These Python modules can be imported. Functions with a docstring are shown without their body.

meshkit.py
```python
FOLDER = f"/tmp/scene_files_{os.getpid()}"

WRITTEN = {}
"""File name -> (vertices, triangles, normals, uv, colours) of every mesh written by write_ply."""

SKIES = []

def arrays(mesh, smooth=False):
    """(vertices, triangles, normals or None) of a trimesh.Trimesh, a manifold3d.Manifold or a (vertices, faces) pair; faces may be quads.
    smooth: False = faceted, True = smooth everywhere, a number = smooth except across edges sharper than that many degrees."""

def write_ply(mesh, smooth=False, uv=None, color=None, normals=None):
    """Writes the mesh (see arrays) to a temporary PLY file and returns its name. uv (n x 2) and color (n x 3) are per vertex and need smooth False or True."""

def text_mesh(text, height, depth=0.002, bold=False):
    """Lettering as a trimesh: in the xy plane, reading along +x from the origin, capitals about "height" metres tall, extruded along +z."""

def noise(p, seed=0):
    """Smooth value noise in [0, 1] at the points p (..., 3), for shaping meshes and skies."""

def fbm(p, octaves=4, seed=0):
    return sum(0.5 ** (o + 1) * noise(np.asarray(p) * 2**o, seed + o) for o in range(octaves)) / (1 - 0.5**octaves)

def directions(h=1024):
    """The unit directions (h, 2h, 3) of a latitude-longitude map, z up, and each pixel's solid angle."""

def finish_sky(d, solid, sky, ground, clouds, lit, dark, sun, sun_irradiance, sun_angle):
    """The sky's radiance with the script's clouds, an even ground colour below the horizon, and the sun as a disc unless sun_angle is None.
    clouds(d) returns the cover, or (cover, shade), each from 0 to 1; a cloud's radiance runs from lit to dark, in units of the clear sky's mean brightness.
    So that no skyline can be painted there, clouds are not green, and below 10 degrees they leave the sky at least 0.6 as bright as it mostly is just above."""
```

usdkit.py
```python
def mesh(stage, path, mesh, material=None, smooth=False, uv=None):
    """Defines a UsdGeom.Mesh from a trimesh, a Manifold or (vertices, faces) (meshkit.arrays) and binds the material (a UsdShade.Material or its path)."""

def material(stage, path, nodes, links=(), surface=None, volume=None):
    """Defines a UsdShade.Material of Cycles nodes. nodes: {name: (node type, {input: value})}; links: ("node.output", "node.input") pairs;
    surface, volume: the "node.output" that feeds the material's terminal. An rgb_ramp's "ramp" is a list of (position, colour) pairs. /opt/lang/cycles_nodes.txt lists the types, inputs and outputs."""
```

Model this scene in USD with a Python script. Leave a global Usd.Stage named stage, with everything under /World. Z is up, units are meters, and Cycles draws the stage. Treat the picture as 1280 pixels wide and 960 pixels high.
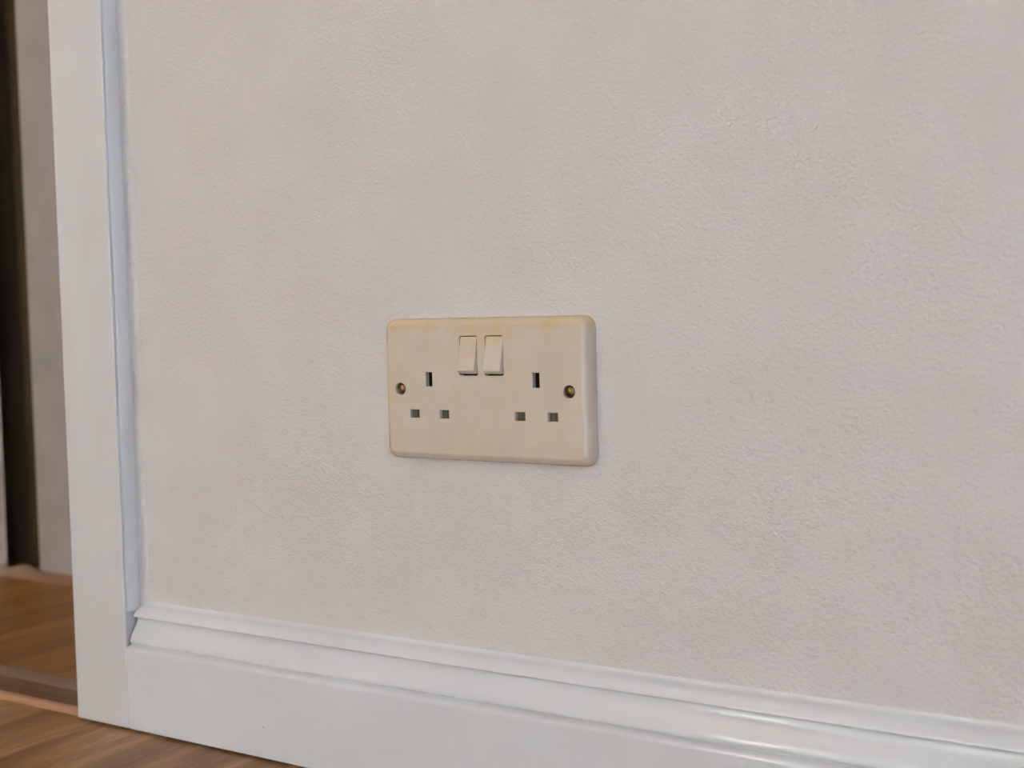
import math, random
import numpy as np, trimesh, manifold3d as m3
from shapely.geometry import Polygon
from pxr import Usd, UsdGeom, UsdLux, Gf, Sdf
import usdkit, meshkit

random.seed(7); np.random.seed(7)
stage = Usd.Stage.CreateInMemory()
UsdGeom.SetStageUpAxis(stage, UsdGeom.Tokens.z); UsdGeom.SetStageMetersPerUnit(stage, 1.0)
UsdGeom.Xform.Define(stage, '/World'); UsdGeom.Scope.Define(stage, '/World/Looks')
ZS = 0.2535                      # height of the socket's centre above the floor (m); world x=0 at the socket's centre, wall face at y=0

# ---------------------------------------------------------------- camera
cam = UsdGeom.Camera.Define(stage, '/World/camera')
RIGHT = (0.84840812, 0.52882342, -0.0234404)
UP = (-0.01017867, 0.06057183, 0.99811194)
FWD = (-0.5292448, 0.84656768, -0.05677235)
POS = (0.42227, -0.64994, ZS + 0.0470956)
cam.AddTransformOp().Set(Gf.Matrix4d(*RIGHT, 0, *UP, 0, *[-c for c in FWD], 0, *POS, 1))
cam.CreateHorizontalApertureAttr(36.0); cam.CreateVerticalApertureAttr(27.0)
cam.CreateFocalLengthAttr(36.0 * 1603.9 / 1280)
cam.CreateFStopAttr(7.5); cam.CreateFocusDistanceAttr(0.78)
cam.CreateClippingRangeAttr(Gf.Vec2f(0.02, 100))
cam.CreateExposureAttr(0.27)

# ---------------------------------------------------------------- light: overcast sky, two windows behind and beside the camera, an unseen warm lamp up on the left
def rect_light(name, pos, xaxis, yaxis, w, h, color, inten):
    l = UsdLux.RectLight.Define(stage, '/World/' + name)
    x = Gf.Vec3d(*xaxis); y = Gf.Vec3d(*yaxis); z = Gf.Cross(x, y)         # light shines along -z
    l.AddTransformOp().Set(Gf.Matrix4d(*x, 0, *y, 0, *z, 0, *pos, 1))
    l.CreateWidthAttr(w); l.CreateHeightAttr(h); l.CreateColorAttr(Gf.Vec3f(*color)); l.CreateIntensityAttr(inten)
    return l
WIN = {'back': ((0.95, 0.965, 0.85), 37.0), 'side': ((0.48, 0.69, 1.0), 38.0), 'lamp': ((1.0, 0.44, 0.10), 1.7), 'sky': ((0.85, 0.93, 1.0), 0.02)}
rect_light('window_light', (-0.48, -2.34, 0.66), (-1, 0, 0), (0, 0, 1), 0.52, 1.28, *WIN['back'])
rect_light('window_light_001', (1.55, -1.85, 0.74), (0, -1, 0), (0, 0, 1), 0.90, 1.43, *WIN['side'])
lamp = UsdLux.SphereLight.Define(stage, '/World/pendant_light'); lamp.AddTranslateOp().Set(Gf.Vec3d(-0.75, -1.30, 1.95)); lamp.CreateRadiusAttr(0.30)      # unseen warm sphere, added for the warm tint towards the upper left
lamp.CreateColorAttr(Gf.Vec3f(*WIN['lamp'][0])); lamp.CreateIntensityAttr(WIN['lamp'][1])
dome = UsdLux.DomeLight.Define(stage, '/World/sky'); dome.CreateColorAttr(Gf.Vec3f(*WIN['sky'][0])); dome.CreateIntensityAttr(WIN['sky'][1])

# ---------------------------------------------------------------- materials
def mat(name, nodes, links=(), surface='p.BSDF'):
    return usdkit.material(stage, '/World/Looks/' + name, nodes, links, surface=surface)

def painted(name, c1, c2, rough, bscale, bstr, bdist, blotch=22.0, detail=3.0, spec=0.5, stretch=(1, 1, 1), rvar=0.0, fine=0.25):
    """Paint film: a faint wide mottling in tone, plus a fine relief."""
    nodes = {
        'g': ('geometry', {}),
        'mp': ('mapping', {'scale': stretch}),
        'n1': ('noise_texture', {'scale': blotch, 'detail': 3.0, 'roughness': 0.55}),
        'r1': ('rgb_ramp', {'ramp': [(0.36, c1), (0.64, c2)]}),
        'n2': ('noise_texture', {'scale': bscale, 'detail': detail, 'roughness': 0.6, 'distortion': 0.6}),
        'n3': ('noise_texture', {'scale': bscale * 0.09, 'detail': 2.0}),
        'k': ('math', {'math_type': 'multiply_add', 'value2': 0.3, 'value3': 0.6}),
        'mm': ('math', {'math_type': 'multiply'}),
        'b': ('bump', {'strength': bstr, 'distance': bdist, 'use_object_space': False}),
        'p': ('principled_bsdf', {'roughness': rough, 'specular_ior_level': spec}),
    }
    links = [('g.position', 'mp.vector'), ('mp.vector', 'n1.vector'), ('mp.vector', 'n2.vector'), ('mp.vector', 'n3.vector'),
             ('n1.fac', 'r1.fac'), ('r1.color', 'p.base_color'), ('n3.fac', 'k.value1'), ('n2.fac', 'mm.value1'), ('k.value', 'mm.value2'),
             ('mm.value', 'b.height'), ('b.normal', 'p.normal')]
    return mat(name, nodes, links)

M_WALL = painted('wall_paint', (0.680, 0.632, 0.592), (0.708, 0.666, 0.632), 0.60, 430.0, 0.8, 0.0013, blotch=18.0, detail=2.0, spec=0.35)
M_WOODPAINT = painted('gloss_wood_paint', (0.720, 0.725, 0.725), (0.745, 0.755, 0.76), 0.15, 300.0, 0.06, 0.0005, blotch=25.0, stretch=(0.35, 1, 1))
M_ARCHPAINT = painted('gloss_wood_paint_upright', (0.685, 0.675, 0.655), (0.71, 0.705, 0.69), 0.34, 260.0, 0.14, 0.0007, blotch=25.0, stretch=(1, 1, 0.3))
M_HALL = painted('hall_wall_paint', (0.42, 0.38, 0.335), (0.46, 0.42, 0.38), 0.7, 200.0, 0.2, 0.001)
M_CEIL = painted('ceiling_paint', (0.78, 0.77, 0.75), (0.8, 0.79, 0.77), 0.8, 200.0, 0.1, 0.001)

def wood(name, dark, mid, light, rough=0.38, bstr=0.25, along=(7.0, 0.55, 7.0), scale=9.0, spec=0.5):
    nodes = {
        'g': ('geometry', {}), 'oi': ('object_info', {}),
        'cx': ('combine_xyz', {}), 'ml': ('math', {'math_type': 'multiply', 'value2': 37.0}),
        'ad': ('mix', {'mix_type': 'add', 'fac': 1.0}),
        'mp': ('mapping', {'scale': along}), 'mp2': ('mapping', {'scale': (60.0, 4.0, 60.0)}),
        'n1': ('noise_texture', {'scale': scale * 0.35, 'detail': 4.0, 'roughness': 0.6, 'distortion': 1.2}),
        'n2': ('noise_texture', {'scale': 11.0, 'detail': 3.0, 'roughness': 0.7}),
        'mx': ('math', {'math_type': 'multiply_add', 'value2': 0.45, 'value3': -0.22}),
        'sm': ('math', {'math_type': 'add'}),
        'r1': ('rgb_ramp', {'ramp': [(0.28, dark), (0.5, mid), (0.74, light)]}),
        'b': ('bump', {'strength': bstr, 'distance': 0.0006}),
        'p': ('principled_bsdf', {'roughness': rough, 'specular_ior_level': spec}),
    }
    links = [('oi.random', 'ml.value1'), ('ml.value', 'cx.x'), ('ml.value', 'cx.y'), ('g.position', 'ad.color1'), ('cx.vector', 'ad.color2'),
             ('ad.color', 'mp.vector'), ('ad.color', 'mp2.vector'), ('mp.vector', 'n1.vector'), ('mp2.vector', 'n2.vector'),
             ('n2.fac', 'mx.value1'), ('n1.fac', 'sm.value1'), ('mx.value', 'sm.value2'), ('sm.value', 'r1.fac'), ('r1.color', 'p.base_color'),
             ('n2.fac', 'b.height'), ('b.normal', 'p.normal')]
    return mat(name, nodes, links)
M_FLOOR = wood('oak_plank', (0.14, 0.052, 0.015), (0.29, 0.140, 0.052), (0.54, 0.32, 0.15), spec=0.35)
M_HFLOOR = wood('amber_plank', (0.21, 0.075, 0.012), (0.36, 0.155, 0.032), (0.48, 0.24, 0.072), rough=0.42, spec=0.35)
M_THRESH = wood('threshold_wood', (0.12, 0.05, 0.02), (0.19, 0.09, 0.04), (0.27, 0.15, 0.08), rough=0.3, along=(0.55, 7.0, 7.0))
M_NOSE = wood('pale_wood', (0.42, 0.22, 0.11), (0.52, 0.30, 0.16), (0.60, 0.38, 0.22), rough=0.45, along=(0.55, 7.0, 7.0))
M_STRIP = wood('highlight_grey_wood', (0.20, 0.12, 0.075), (0.28, 0.18, 0.12), (0.36, 0.25, 0.18), rough=0.28, along=(0.55, 7.0, 7.0))
M_BEAD = wood('pale_bead_wood', (0.30, 0.17, 0.10), (0.38, 0.24, 0.15), (0.46, 0.30, 0.2), rough=0.5, along=(0.55, 7.0, 7.0))
M_DARKDOOR = wood('dark_stained_wood', (0.07, 0.048, 0.024), (0.10, 0.07, 0.036), (0.14, 0.10, 0.052), rough=0.6, spec=0.2, along=(7, 7, 0.55))
M_DARK = mat('dark_cavity', {'p': ('principled_bsdf', {'base_color': (0.030, 0.024, 0.018), 'roughness': 0.7})})
M_SUB = mat('dark_underlay', {'p': ('principled_bsdf', {'base_color': (0.04, 0.025, 0.015), 'roughness': 0.9})})
M_SHUT = mat('grey_shutter_plastic', {'p': ('principled_bsdf', {'base_color': (0.095, 0.075, 0.042), 'roughness': 0.5})})
M_SPECK = mat('dark_speck', {'p': ('principled_bsdf', {'base_color': (0.22, 0.18, 0.15), 'roughness': 0.8})})

def cream_plastic(name, top_stain):
    """Aged cream urea plastic; the yellow staining has a shape of its own (worst along the top rim and above the switches)."""
    base, base2, yel = (0.635, 0.545, 0.440), (0.665, 0.580, 0.482), (0.68, 0.48, 0.215)
    nodes = {
        'g': ('geometry', {}), 's': ('separate_xyz', {}),
        'n0': ('noise_texture', {'scale': 45.0, 'detail': 3.0, 'roughness': 0.6}),
        'r0': ('rgb_ramp', {'ramp': [(0.35, base), (0.65, base2)]}),
        'zt': ('map_range', {'range_type': 'smoothstep', 'from_min': ZS + 0.0345, 'from_max': ZS + 0.0400, 'to_min': 0.0, 'to_max': 1.0, 'clamp': True}),
        'xl': ('map_range', {'range_type': 'smoothstep', 'from_min': -0.050, 'from_max': -0.074, 'to_min': 0.0, 'to_max': 0.30, 'clamp': True}),
        'n1': ('noise_texture', {'scale': 38.0, 'detail': 4.0, 'roughness': 0.65}),
        'k1': ('map_range', {'from_min': 0.36, 'from_max': 0.64, 'to_min': 0.2, 'to_max': 1.0, 'clamp': True}),
        'a': ('math', {'math_type': 'multiply'}),
        'mp': ('mapping', {'location': (-0.004 / 0.034, 0.0, -(ZS + 0.040) / 0.017), 'scale': (1 / 0.034, 20.0, 1 / 0.017)}),
        'sq': ('mapping', {'scale': (1.0, 0.0, 1.0)}),
        'gs': ('gradient_texture', {'gradient_type': 'spherical'}),
        'bb': ('math', {'math_type': 'multiply'}), 'b2': ('math', {'math_type': 'multiply', 'value2': 1.6, 'use_clamp': True}),
        'mx': ('math', {'math_type': 'maximum'}),
        'n2': ('noise_texture', {'scale': 70.0, 'detail': 4.0, 'roughness': 0.6}),
        'k2': ('map_range', {'from_min': 0.50, 'from_max': 0.75, 'to_min': 0.0, 'to_max': 0.35 if top_stain else 0.6, 'clamp': True}),
        'ad': ('math', {'math_type': 'add'}),
        'ad2': ('math', {'math_type': 'add', 'use_clamp': True}),
        'fin': ('math', {'math_type': 'multiply', 'value2': 0.85}),
        'mc': ('mix', {'color2': yel}),
        'nb': ('noise_texture', {'scale': 240.0, 'detail': 2.0}),
        'b': ('bump', {'strength': 0.025, 'distance': 0.0004}),
        'p': ('principled_bsdf', {'roughness': 0.17, 'specular_ior_level': 0.5}),
    }
    links = [('g.position', 's.vector'), ('g.position', 'n0.vector'), ('n0.fac', 'r0.fac'), ('s.z', 'zt.value'), ('s.x', 'xl.value'), ('g.position', 'n1.vector'), ('n1.fac', 'k1.value'),
             ('zt.result', 'a.value1'), ('k1.result', 'a.value2'), ('g.position', 'mp.vector'), ('mp.vector', 'sq.vector'), ('sq.vector', 'gs.vector'),
             ('gs.fac', 'b2.value1'), ('b2.value', 'bb.value1'), ('k1.result', 'bb.value2'), ('a.value', 'mx.value1'), ('bb.value', 'mx.value2'),
             ('g.position', 'n2.vector'), ('n2.fac', 'k2.value'), ('mx.value', 'ad.value1'), ('k2.result', 'ad.value2'), ('ad.value', 'ad2.value1'), ('xl.result', 'ad2.value2'),
             ('ad2.value', 'fin.value1'), ('fin.value', 'mc.fac'), ('r0.color', 'mc.color1'), ('mc.color', 'p.base_color'), ('g.position', 'nb.vector'), ('nb.fac', 'b.height'), ('b.normal', 'p.normal')]
    return mat(name, nodes, links)
M_PLATE = cream_plastic('aged_cream_plastic', True)
M_ROCK = cream_plastic('aged_cream_rocker', False)
M_BRASS = mat('tarnished_brass', {
    'g': ('geometry', {}), 'n': ('noise_texture', {'scale': 600.0, 'detail': 3.0}),
    'r': ('rgb_ramp', {'ramp': [(0.35, (0.11, 0.075, 0.033)), (0.65, (0.36, 0.275, 0.14))]}),
    'p': ('principled_bsdf', {'metallic': 1.0, 'roughness': 0.30})},
    [('g.position', 'n.vector'), ('n.fac', 'r.fac'), ('r.color', 'p.base_color')])

# ---------------------------------------------------------------- helpers (all sections in mm, results in m)
used = {}
def numbered(parent, name):
    k = (str(parent), name); used[k] = used.get(k, -1) + 1
    return f'{parent}/{name}' + (f'_{used[k]:03d}' if used[k] else '')
def data(prim, **kw):
    for k, v in kw.items():
        if v: prim.SetCustomDataByKey(k, v)
    return prim
def obj(name, mesh, material, parent='/World', smooth=35, **kw):
    return data(usdkit.mesh(stage, numbered(parent, name), mesh, material, smooth=smooth).GetPrim(), **kw).GetPath()
def group(name, loc=(0, 0, 0), **kw):
    x = UsdGeom.Xform.Define(stage, numbered('/World', name)); x.AddTranslateOp().Set(Gf.Vec3d(*loc))
    return data(x.GetPrim(), **kw).GetPath()
def prism(sec, axis, a, b):
    """A section swept along an axis: axis x: sec is (y,z); axis y: (x,z); axis z: (x,y). Millimetres in, metres out."""
    m = trimesh.creation.extrude_polygon(Polygon(sec), b - a); v = m.vertices.copy(); s, t, w = v[:, 0], v[:, 1], v[:, 2] + a
    m.vertices = np.stack({'x': (w, s, t), 'y': (s, w, t), 'z': (s, t, w)}[axis], 1) / 1000.0
    m.fix_normals(); return m
def box(x0, x1, y0, y1, z0, z1):
    m = trimesh.creation.box((x1 - x0, y1 - y0, z1 - z0)); m.apply_translation(((x0 + x1) / 2, (y0 + y1) / 2, (z0 + z1) / 2)); m.apply_scale(0.001); return m
def man(m): return m3.Manifold(m3.Mesh(np.asarray(m.vertices, np.float32), np.asarray(m.faces, np.uint32)))
def mbox(x0, x1, y0, y1, z0, z1):
    return m3.Manifold.cube((x1 - x0, y1 - y0, z1 - z0)).translate((x0, y0, z0))
def scaled(m): return m.scale((0.001, 0.001, 0.001))
def hull(pts): return m3.Manifold.hull_points(np.asarray(pts, float))

# ---------------------------------------------------------------- the setting (mm; x along the wall, y into the wall, z up from the floor)
XL, XR, YB, YT, H = -1600, 1600, -2400, 100, 2400        # room; the wall with the socket is y 0..100
DX0, DX1, DH = -1130, -372, 2000                          # the doorway through it
HX0, HX1, HY = -2300, 300, 322                            # passage behind it, its far wall at HY
wf = mbox(XL - 100, XR + 100, 0, YT, 0, H) - mbox(DX0, DX1, -10, YT + 10, -10, DH)
W1 = obj('wall_front', scaled(wf), M_WALL, smooth=20, kind='structure', label='off-white painted wall with a faint roller texture behind the socket', category='wall')
obj('wall_back', scaled(mbox(XL - 100, XR + 100, YB - 100, YB, 0, H) - mbox(-740, -220, YB - 110, YB + 10, 20, 1300)), M_WALL, smooth=20, kind='structure', label='plain painted wall of the room opposite the socket', category='wall')
obj('wall_right', scaled(mbox(XR, XR + 100, YB, 0, 0, H) - mbox(XR - 10, XR + 110, -2300, -1400, 25, 1455)), M_WALL, smooth=20, kind='structure', label='plain painted side wall of the room past the end of the skirting', category='wall')
obj('wall_left', scaled(mbox(XL - 100, XL, YB, 0, 0, H)), M_WALL, smooth=20, kind='structure', label='plain painted side wall of the room beyond the doorway', category='wall')
obj('ceiling', scaled(mbox(XL - 100, XR + 100, YB - 100, YT, H, H + 60)), M_CEIL, smooth=20, kind='structure', label='flat white painted ceiling of the room', category='ceiling')
def window(name, cx, cy, cz, w, h, axis, label):
    x = group(name, kind='structure', label=label, category='window')
    def bar(u0, u1, z0, z1):
        return box(u0, u1, cy - 30, cy + 30, z0, z1) if axis == 'x' else box(cx - 30, cx + 30, u0, u1, z0, z1)
    c = cx if axis == 'x' else cy
    fr = trimesh.util.concatenate([bar(c - w / 2, c - w / 2 + 45, cz - h / 2, cz + h / 2), bar(c + w / 2 - 45, c + w / 2, cz - h / 2, cz + h / 2),
                                   bar(c - w / 2 + 45, c + w / 2 - 45, cz - h / 2, cz - h / 2 + 45), bar(c - w / 2 + 45, c + w / 2 - 45, cz + h / 2 - 45, cz + h / 2)])
    obj('window_frame', fr, M_WOODPAINT, x, smooth=20)
window('window_1', -480, YB - 60, 660, 520, 1280, 'x', 'narrow white framed window in the wall opposite the socket')
window('window_2', XR + 60, -1850, 740, 900, 1430, 'y', 'tall white framed window in the side wall of the room')

# floor: subfloor and planks laid along y
floor = group('floor', kind='structure', label='brown wood-effect plank floor in front of the white skirting board', category='floor')
obj('subfloor', box(XL, XR, YB, 0, -30, -9), M_SUB, floor, smooth=20)
def plank(x0, x1, y0, y1, zt, c=0.35):
    return hull([(x, y, z) for x in (x0, x1) for y in (y0, y1) for z in (zt - 9, zt - c)] + [(x, y, zt) for x in (x0 + c, x1 - c) for y in (y0 + c, y1 - c)])
PW = 330
k = 0
x = -472 - 4 * PW
while x < XR:
    x0, x1 = max(x, XL), min(x + PW, XR)
    if x1 - x0 > 20:
        y = -4 + (k * 437) % 1100
        while y > YB:
            y0, y1 = max(y - 1200, YB), min(y, -4)
            if y1 - y0 > 20: obj('plank', scaled(plank(x0 + .1, x1 - .1, y0 + .1, y1 - .1, 0)), M_FLOOR, floor, smooth=20)
            y -= 1200
    x += PW; k += 1

# passage behind the doorway
hall = group('floor', kind='structure', label='amber wooden plank floor of the passage beyond the doorway', category='floor')
obj('subfloor', box(HX0, HX1, 40, HY + 400, -30, -9), M_SUB, hall, smooth=20)
PW = 240
x = -656 - 7 * PW
while x < HX1:
    x0, x1 = max(x, HX0), min(x + PW, HX1)
    if x1 - x0 > 20: obj('plank', scaled(plank(x0 + .15, x1 - .15, 44, HY + 390, 0, 1.2)), M_HFLOOR, hall, smooth=20)
    x += PW
GX0, GX1 = -906, -846                                     # the dark gap in the passage's far wall
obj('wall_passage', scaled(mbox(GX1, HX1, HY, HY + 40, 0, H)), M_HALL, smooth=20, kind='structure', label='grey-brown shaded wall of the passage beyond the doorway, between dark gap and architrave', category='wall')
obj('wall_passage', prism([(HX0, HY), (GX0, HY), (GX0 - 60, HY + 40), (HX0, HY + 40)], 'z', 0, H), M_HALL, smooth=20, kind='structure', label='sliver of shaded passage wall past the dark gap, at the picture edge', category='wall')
obj('wall_passage_end', scaled(mbox(HX1, HX1 + 80, YT, HY + 370, 0, H)), M_HALL, smooth=20, kind='structure', label='end wall of the passage hidden behind the socket wall', category='wall')
obj('wall_passage_end', scaled(mbox(HX0 - 80, HX0, YT, HY + 370, 0, H)), M_HALL, smooth=20, kind='structure', label='far end wall of the passage out of sight', category='wall')
obj('ceiling_passage', scaled(mbox(HX0, HX1 + 80, YT, HY + 400, H, H + 60)), M_CEIL, smooth=20, kind='structure', label='white painted ceiling of the narrow passage', category='ceiling')
dd = obj('door_1', scaled(mbox(GX0 - 420, GX1 + 60, HY + 42, HY + 80, 2, H)), M_DARKDOOR, smooth=20, kind='structure', label='dark stained wooden door seen through the narrow gap in the passage wall', category='door')
# pale beading at the foot of the passage wall, lifted a little in front of the gap
bx = np.r_[np.arange(HX0, -960, 120), np.arange(-960, -780, 6), np.arange(-780, HX1, 120), HX1]
bv, bf = [], []
for i, xx in enumerate(bx):
    g = math.exp(-((xx + 872) / 17.0) ** 2)
    hh = 8.5 + 6.5 * g
    for yy, zz in ((HY - 0.5, 0), (HY - 13, 0), (HY - 13, 2.5), (HY - 9, hh * 0.75), (HY - 4, hh), (HY - 0.5, hh)): bv.append((xx, yy, zz))
    if i:
        o, n = (i - 1) * 6, i * 6
        for j in range(6):
            q = (j + 1) % 6; bf += [(o + j, n + j, n + q), (o + j, n + q, o + q)]
bm = trimesh.Trimesh(np.array(bv) / 1000.0, bf, process=False); bm.fix_normals()
obj('trim_2', bm, M_BEAD, smooth=40, kind='structure', label='pale wooden beading along the foot of the passage wall', category='beading')

# threshold bar in the doorway: board with a pale rounded front nosing
th = group('trim_3', kind='structure', label='raised wooden threshold strip with a pale front edge across the doorway', category='threshold')
obj('threshold_board', prism([(-6.5, 0), (-6.5, 4.6), (-5.5, 4.9), (22, 5.0), (22, 0)], 'x', DX0 + 1, -369), M_THRESH, th, smooth=25)
obj('nosing', prism([(-12, 0.1), (-12, 2.6), (-11.2, 4.1), (-9.5, 5.0), (-6.6, 5.2), (-6.6, 0.1)], 'x', DX0 + 1, -369), M_NOSE, th, smooth=50)

obj('rear_strip', prism([(22.1, 0.1), (22.1, 5.0), (24, 6.0), (28, 7.4), (33, 8.0), (39, 7.6), (43, 5.5), (45, 0.1)], 'x', DX0 + 1, -369), M_STRIP, th, smooth=40, label='rear strip of the threshold, greyed to stand for a highlight')  # raised and greyed: a highlight put into shape and base colour
# door lining and architrave
ln = group('door_2', kind='structure', label='white painted lining boards inside the open doorway', category='door frame')
obj('lining_board', box(DX1 - 2, DX1 + 3, 0, YT + 2, 5.2, DH), M_ARCHPAINT, ln, smooth=20)
obj('lining_board', box(DX0 - 3, DX0 + 2, 0, YT + 2, 5.2, DH), M_ARCHPAINT, ln, smooth=20)
ar = group('trim_1', kind='structure', label='white gloss painted door architrave with a beaded edge beside the wall', category='architrave')
obj('board', prism([(-367.2, -0.5), (-367.2, -16.4), (-366.2, -17.6), (-365, -18), (-312.0, -18), (-310.9, -17.7), (-310.3, -17.0), (-310.4, -16.2), (-311.6, -15.8), (-311.6, -0.5)], 'z', 2.2, 2060), M_ARCHPAINT, ar, smooth=50)
obj('bead', prism([(-311.5, -15.6), (-310.6, -15.3), (-309.6, -13.8), (-308.6, -11.5), (-307.9, -9), (-307.6, -6.8), (-307.9, -4.8), (-308.7, -3.4), (-310.2, -2.9), (-310.2, -0.5), (-311.5, -0.5)], 'z', 88.0, 2060), M_WOODPAINT, ar, smooth=50)  # whiter paint than the board, standing in for light on this flank
obj('caulk_line', prism([(-310.2, -4.5), (-308.3, -4.4), (-307.7, -2.6), (-306.6, -1.2), (-304.8, -0.4), (-302.6, -0.01), (-310.2, -0.01)], 'z', 88.0, 2060), M_WALL, ar, smooth=50, label='smear of wall-coloured filler along the bead')
obj('plinth_foot', prism([(-366.8, -0.5), (-366.8, -13), (-311, -13), (-311, -0.5)], 'z', 0.1, 2.1), M_SUB, ar, smooth=20)  # dark strip added to stand for the shaded gap above the floor
obj('board', prism([(-1190, -0.5), (-1190, -17), (-1189, -18), (-1135, -18), (-1133.5, -17), (-1133.5, -0.5)], 'z', 2.2, 2060), M_ARCHPAINT, ar, smooth=50)

# skirting board along the wall: plain face, ogee and sloping cap
sk = group('baseboard_front', kind='structure', label='white gloss moulded skirting board along the foot of the socket wall', category='skirting board')
Z0 = ZS * 1000
cap = [(0.0, -160.4), (-0.35, -161.4), (-1.2, -162.4), (-2.6, -163.0), (-4.6, -163.5), (-6.6, -164.4), (-8.2, -165.9), (-9.5, -167.8), (-10.3, -169.2), (-10.4, -170.0), (-9.9, -170.6)]
ogee = [(-9.4, -170.8), (-7.3, -171.1), (-6.8, -171.7)] + [(-6.7 - 3.85 * (1 - math.cos(math.pi * t / 14)), -172.3 - 15.2 * t / 14) for t in range(15)] + [(-14.1, -188.5), (-13.3, -189.3), (-12.6, -189.6)]
low = [(-12.8, -190.0), (-14.8, -190.4), (-16.4, -190.95), (-17.5, -191.6), (-18.0, -192.7), (-18.1, -194.2)]
prof = [(y, z + Z0) for y, z in cap + ogee + low] + [(-18.1, 2.6), (-17.6, 1.9), (-12, 1.9), (-12, 0.1), (0, 0.1)]
obj('skirting_length', prism(prof, 'x', -309.7, XR), M_WOODPAINT, sk, smooth=38)

# small blemishes of the paint: nibs in the wall paint, specks on the skirting
def nib(x, z, r, d, y0=0.0):
    m = trimesh.creation.icosphere(subdivisions=2, radius=1.0); m.apply_scale((r, d, r * 0.8)); m.apply_translation((x, y0, z + Z0)); m.apply_scale(0.001); return m
for (x, z, r, d) in ((-130.3, 111.5, 1.1, 0.6), (205.4, -158.4, 0.8, 0.5), (187.0, -159.8, 1.0, 0.4), (-47, -148, 0.8, 0.4), (330, -135, .7, .3), (-228, -147, 1.0, 0.4)):
    obj('paint_nib', nib(x, z, r, d), M_WALL, W1, smooth=True)
cr = trimesh.creation.icosphere(subdivisions=2, radius=1.0); cr.apply_scale((3.6, 0.5, 0.7)); cr.apply_transform(trimesh.transformations.rotation_matrix(-0.75, (0, 1, 0))); cr.apply_translation((202.8, 0, 136.8 + Z0)); cr.apply_scale(0.001)
obj('paint_ridge', cr, M_WALL, W1, smooth=True)
obj('paint_speck', nib(-177.7, -230.0, 0.55, 0.2, -18.05), M_SPECK, sk, smooth=True)
obj('paint_speck', nib(-33.6, -165.9, 0.75, 0.5, -6.2), M_SPECK, sk, smooth=True)

# ---------------------------------------------------------------- the double socket
sock = group('double_socket', (0, 0, ZS), label='yellowed cream double power socket with two rocker switches on the off-white wall', category='power socket')
PWD, PHT, FY = 147.0, 87.6, -9.5
def rrect(w, h, r, n=10):
    p = []
    for cx, cz, a0 in ((w / 2 - r, h / 2 - r, 0), (-w / 2 + r, h / 2 - r, 90), (-w / 2 + r, -h / 2 + r, 180), (w / 2 - r, -h / 2 + r, 270)):
        for i in range(n + 1):
            a = math.radians(a0 + 90 * i / n); p.append((cx + r * math.cos(a), cz + r * math.sin(a)))
    return np.array(p)
rings = [(0.0, 0.0), (0.05, -1.2), (0.2, -2.8), (0.5, -4.4), (0.95, -5.8), (1.6, -7.1), (2.4, -8.1), (3.2, -8.75), (3.9, -9.1), (4.15, -9.26), (4.4, -9.38), (4.8, -9.46), (5.3, FY)]
V, Fc = [], []
n = 44
for ins, y in rings:
    for px, pz in rrect(PWD - 2 * ins, PHT - 2 * ins, 7.0 - ins * 0.72): V.append((px, y, pz))
for i in range(len(rings) - 1):
    for j in range(n):
        a, b, c, d = i * n + j, i * n + (j + 1) % n, (i + 1) * n + (j + 1) % n, (i + 1) * n + j
        Fc += [(a, b, c), (a, c, d)]
V.append((0, rings[0][1], 0)); V.append((0, FY, 0)); c0, c1 = len(V) - 2, len(V) - 1
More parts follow.
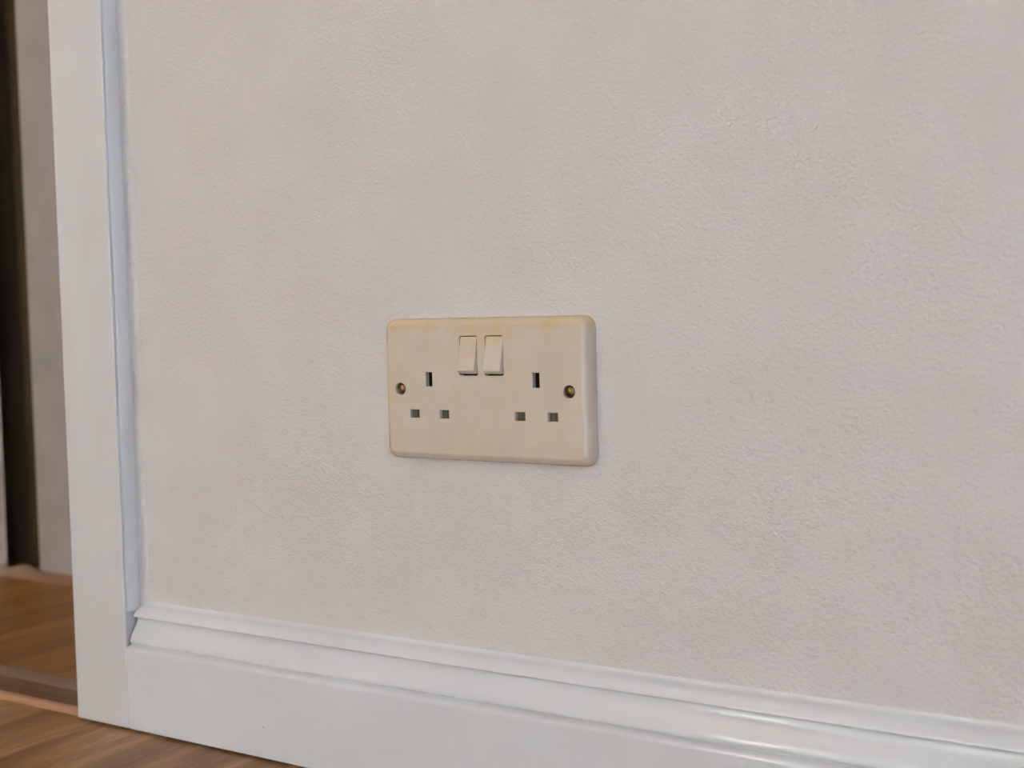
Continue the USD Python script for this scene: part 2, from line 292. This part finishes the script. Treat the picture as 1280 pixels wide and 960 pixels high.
for j in range(n):
    Fc.append((c0, (j + 1) % n, j)); o = (len(rings) - 1) * n; Fc.append((c1, o + j, o + (j + 1) % n))
pm = trimesh.Trimesh(np.array(V, float), Fc, process=True); pm.fix_normals()
plate = man(pm)
plate -= mbox(-68.5, 68.5, -6.0, 1, -39, 39)                                    # hollow back
SX, EZ = 38.3, 6.4
def slot(cx, cz, w, h, c=0.35):
    return mbox(cx - w / 2, cx + w / 2, FY - 1, -3, cz - h / 2, cz + h / 2) + hull([(cx + sx * (w / 2 + e), y, cz + sz * (h / 2 + e)) for sx in (-1, 1) for sz in (-1, 1) for e, y in ((c, FY - 0.001), (0, FY + c))])
ETS = []
for s in (-1, 1):
    ETS.append((s * SX, EZ, 4.5, 8.7))
    for t in (-1, 1): ETS.append((s * SX + t * 11.1 - 0.2, EZ - 21.4, 6.7, 5.1))
for e in ETS: plate -= slot(*e)
RK = [(-8.7, 20.9), (9.7, 20.9)]
RW, RH = 12.9, 24.0
for cx, cz in RK:
    sec = m3.CrossSection([rrect(RW, RH, 1.0, 4).tolist()])
    plate -= m3.Manifold.extrude(sec, 12).rotate((90, 0, 0)).translate((cx, 0, cz))
for s in (-1, 1):
    def yc(h, r1, r2, y): return m3.Manifold.cylinder(h, r1, r2, 40).rotate((90, 0, 0)).translate((s * 60.3, y, 0.2 if s < 0 else 0.0))
    plate -= yc(12, 3.75, 3.75, 0)
    plate -= yc(0.5, 3.75, 4.2, FY + 0.45)
obj('faceplate', scaled(plate), M_PLATE, sock, smooth=22)
obj('mechanism', scaled(mbox(-64, 64, -3.0, -0.1, -36, 36)), M_DARK, sock, smooth=20, label='dark mechanism behind the apertures')
for cx, cz, w, h in ETS:
    if w > h:   # live and neutral: closed by a grey shutter just inside
        sh = hull([(cx + sx * (w / 2 + 0.4), y, cz + sz * (h / 2 + 0.4)) for sx in (-1, 1) for sz in (-1, 1) for y in (-3.1, -6.6)]) + mbox(cx - w / 2 + 1.2, cx - w / 2 + 3.6, -7.1, -6.5, cz - h / 2 + .5, cz + h / 2 - .5)
        obj('shutter', scaled(sh), M_SHUT, sock, smooth=20, label='grey-brown shutter inside the pin aperture')
    else:       # earth: open and dark with the edge of a brass contact
        obj('earth_contact', scaled(mbox(cx + 0.7, cx + 1.4, -5.2, -3.1, cz - 4.2, cz - 1.2) + mbox(cx + 0.7, cx + 2.2, -3.6, -3.1, cz - 4.2, cz + 3.8)), M_BRASS, sock, smooth=20, label='brass contact inside the earth aperture')
for cx, cz in RK:
    # side section (y, z) of the rocker: top edge pressed in, bottom edge proud
    w = RW / 2 - 0.35
    S = [(-8.9, 11.3), (-8.3, 11.55), (-4.5, 11.5), (-4.5, -11.0), (-11.0, -10.95), (-12.4, -10.1), (-13.3, -8.8)]
    def inset(q, d):
        return [(min(y + d, -4.5), z * (1 - d / 12.0)) for y, z in q]
    R = hull([(cx + s * (w - 0.7), y, cz + z) for s in (-1, 1) for y, z in S] + [(cx + s * (w - 0.2), y, cz + z) for s in (-1, 1) for y, z in inset(S, 0.22)] + [(cx + s * w, y, cz + z) for s in (-1, 1) for y, z in inset(S, 0.7)])
    obj('rocker_switch', scaled(R), M_ROCK, sock, smooth=32)
for s in (-1, 1):
    pr = [(0, -9.0), (0.9, -8.95), (1.8, -8.75), (2.6, -8.35), (3.15, -7.85), (3.45, -7.1), (3.45, -4.0), (0, -4.0)]
    lathe = m3.Manifold.revolve(m3.CrossSection([[(r, -y) for r, y in pr]], m3.FillRule.NonZero), 40).rotate((90, 0, 0))
    lathe = lathe - mbox(-4, 4, -12, -8.3, -0.32, 0.32).rotate((0, 38 if s > 0 else 64, 0))
    obj('screw', scaled(lathe.translate((s * 60.3, 0, 0.2 if s < 0 else 0.0))), M_BRASS, sock, smooth=30, label='tarnished brass fixing screw')
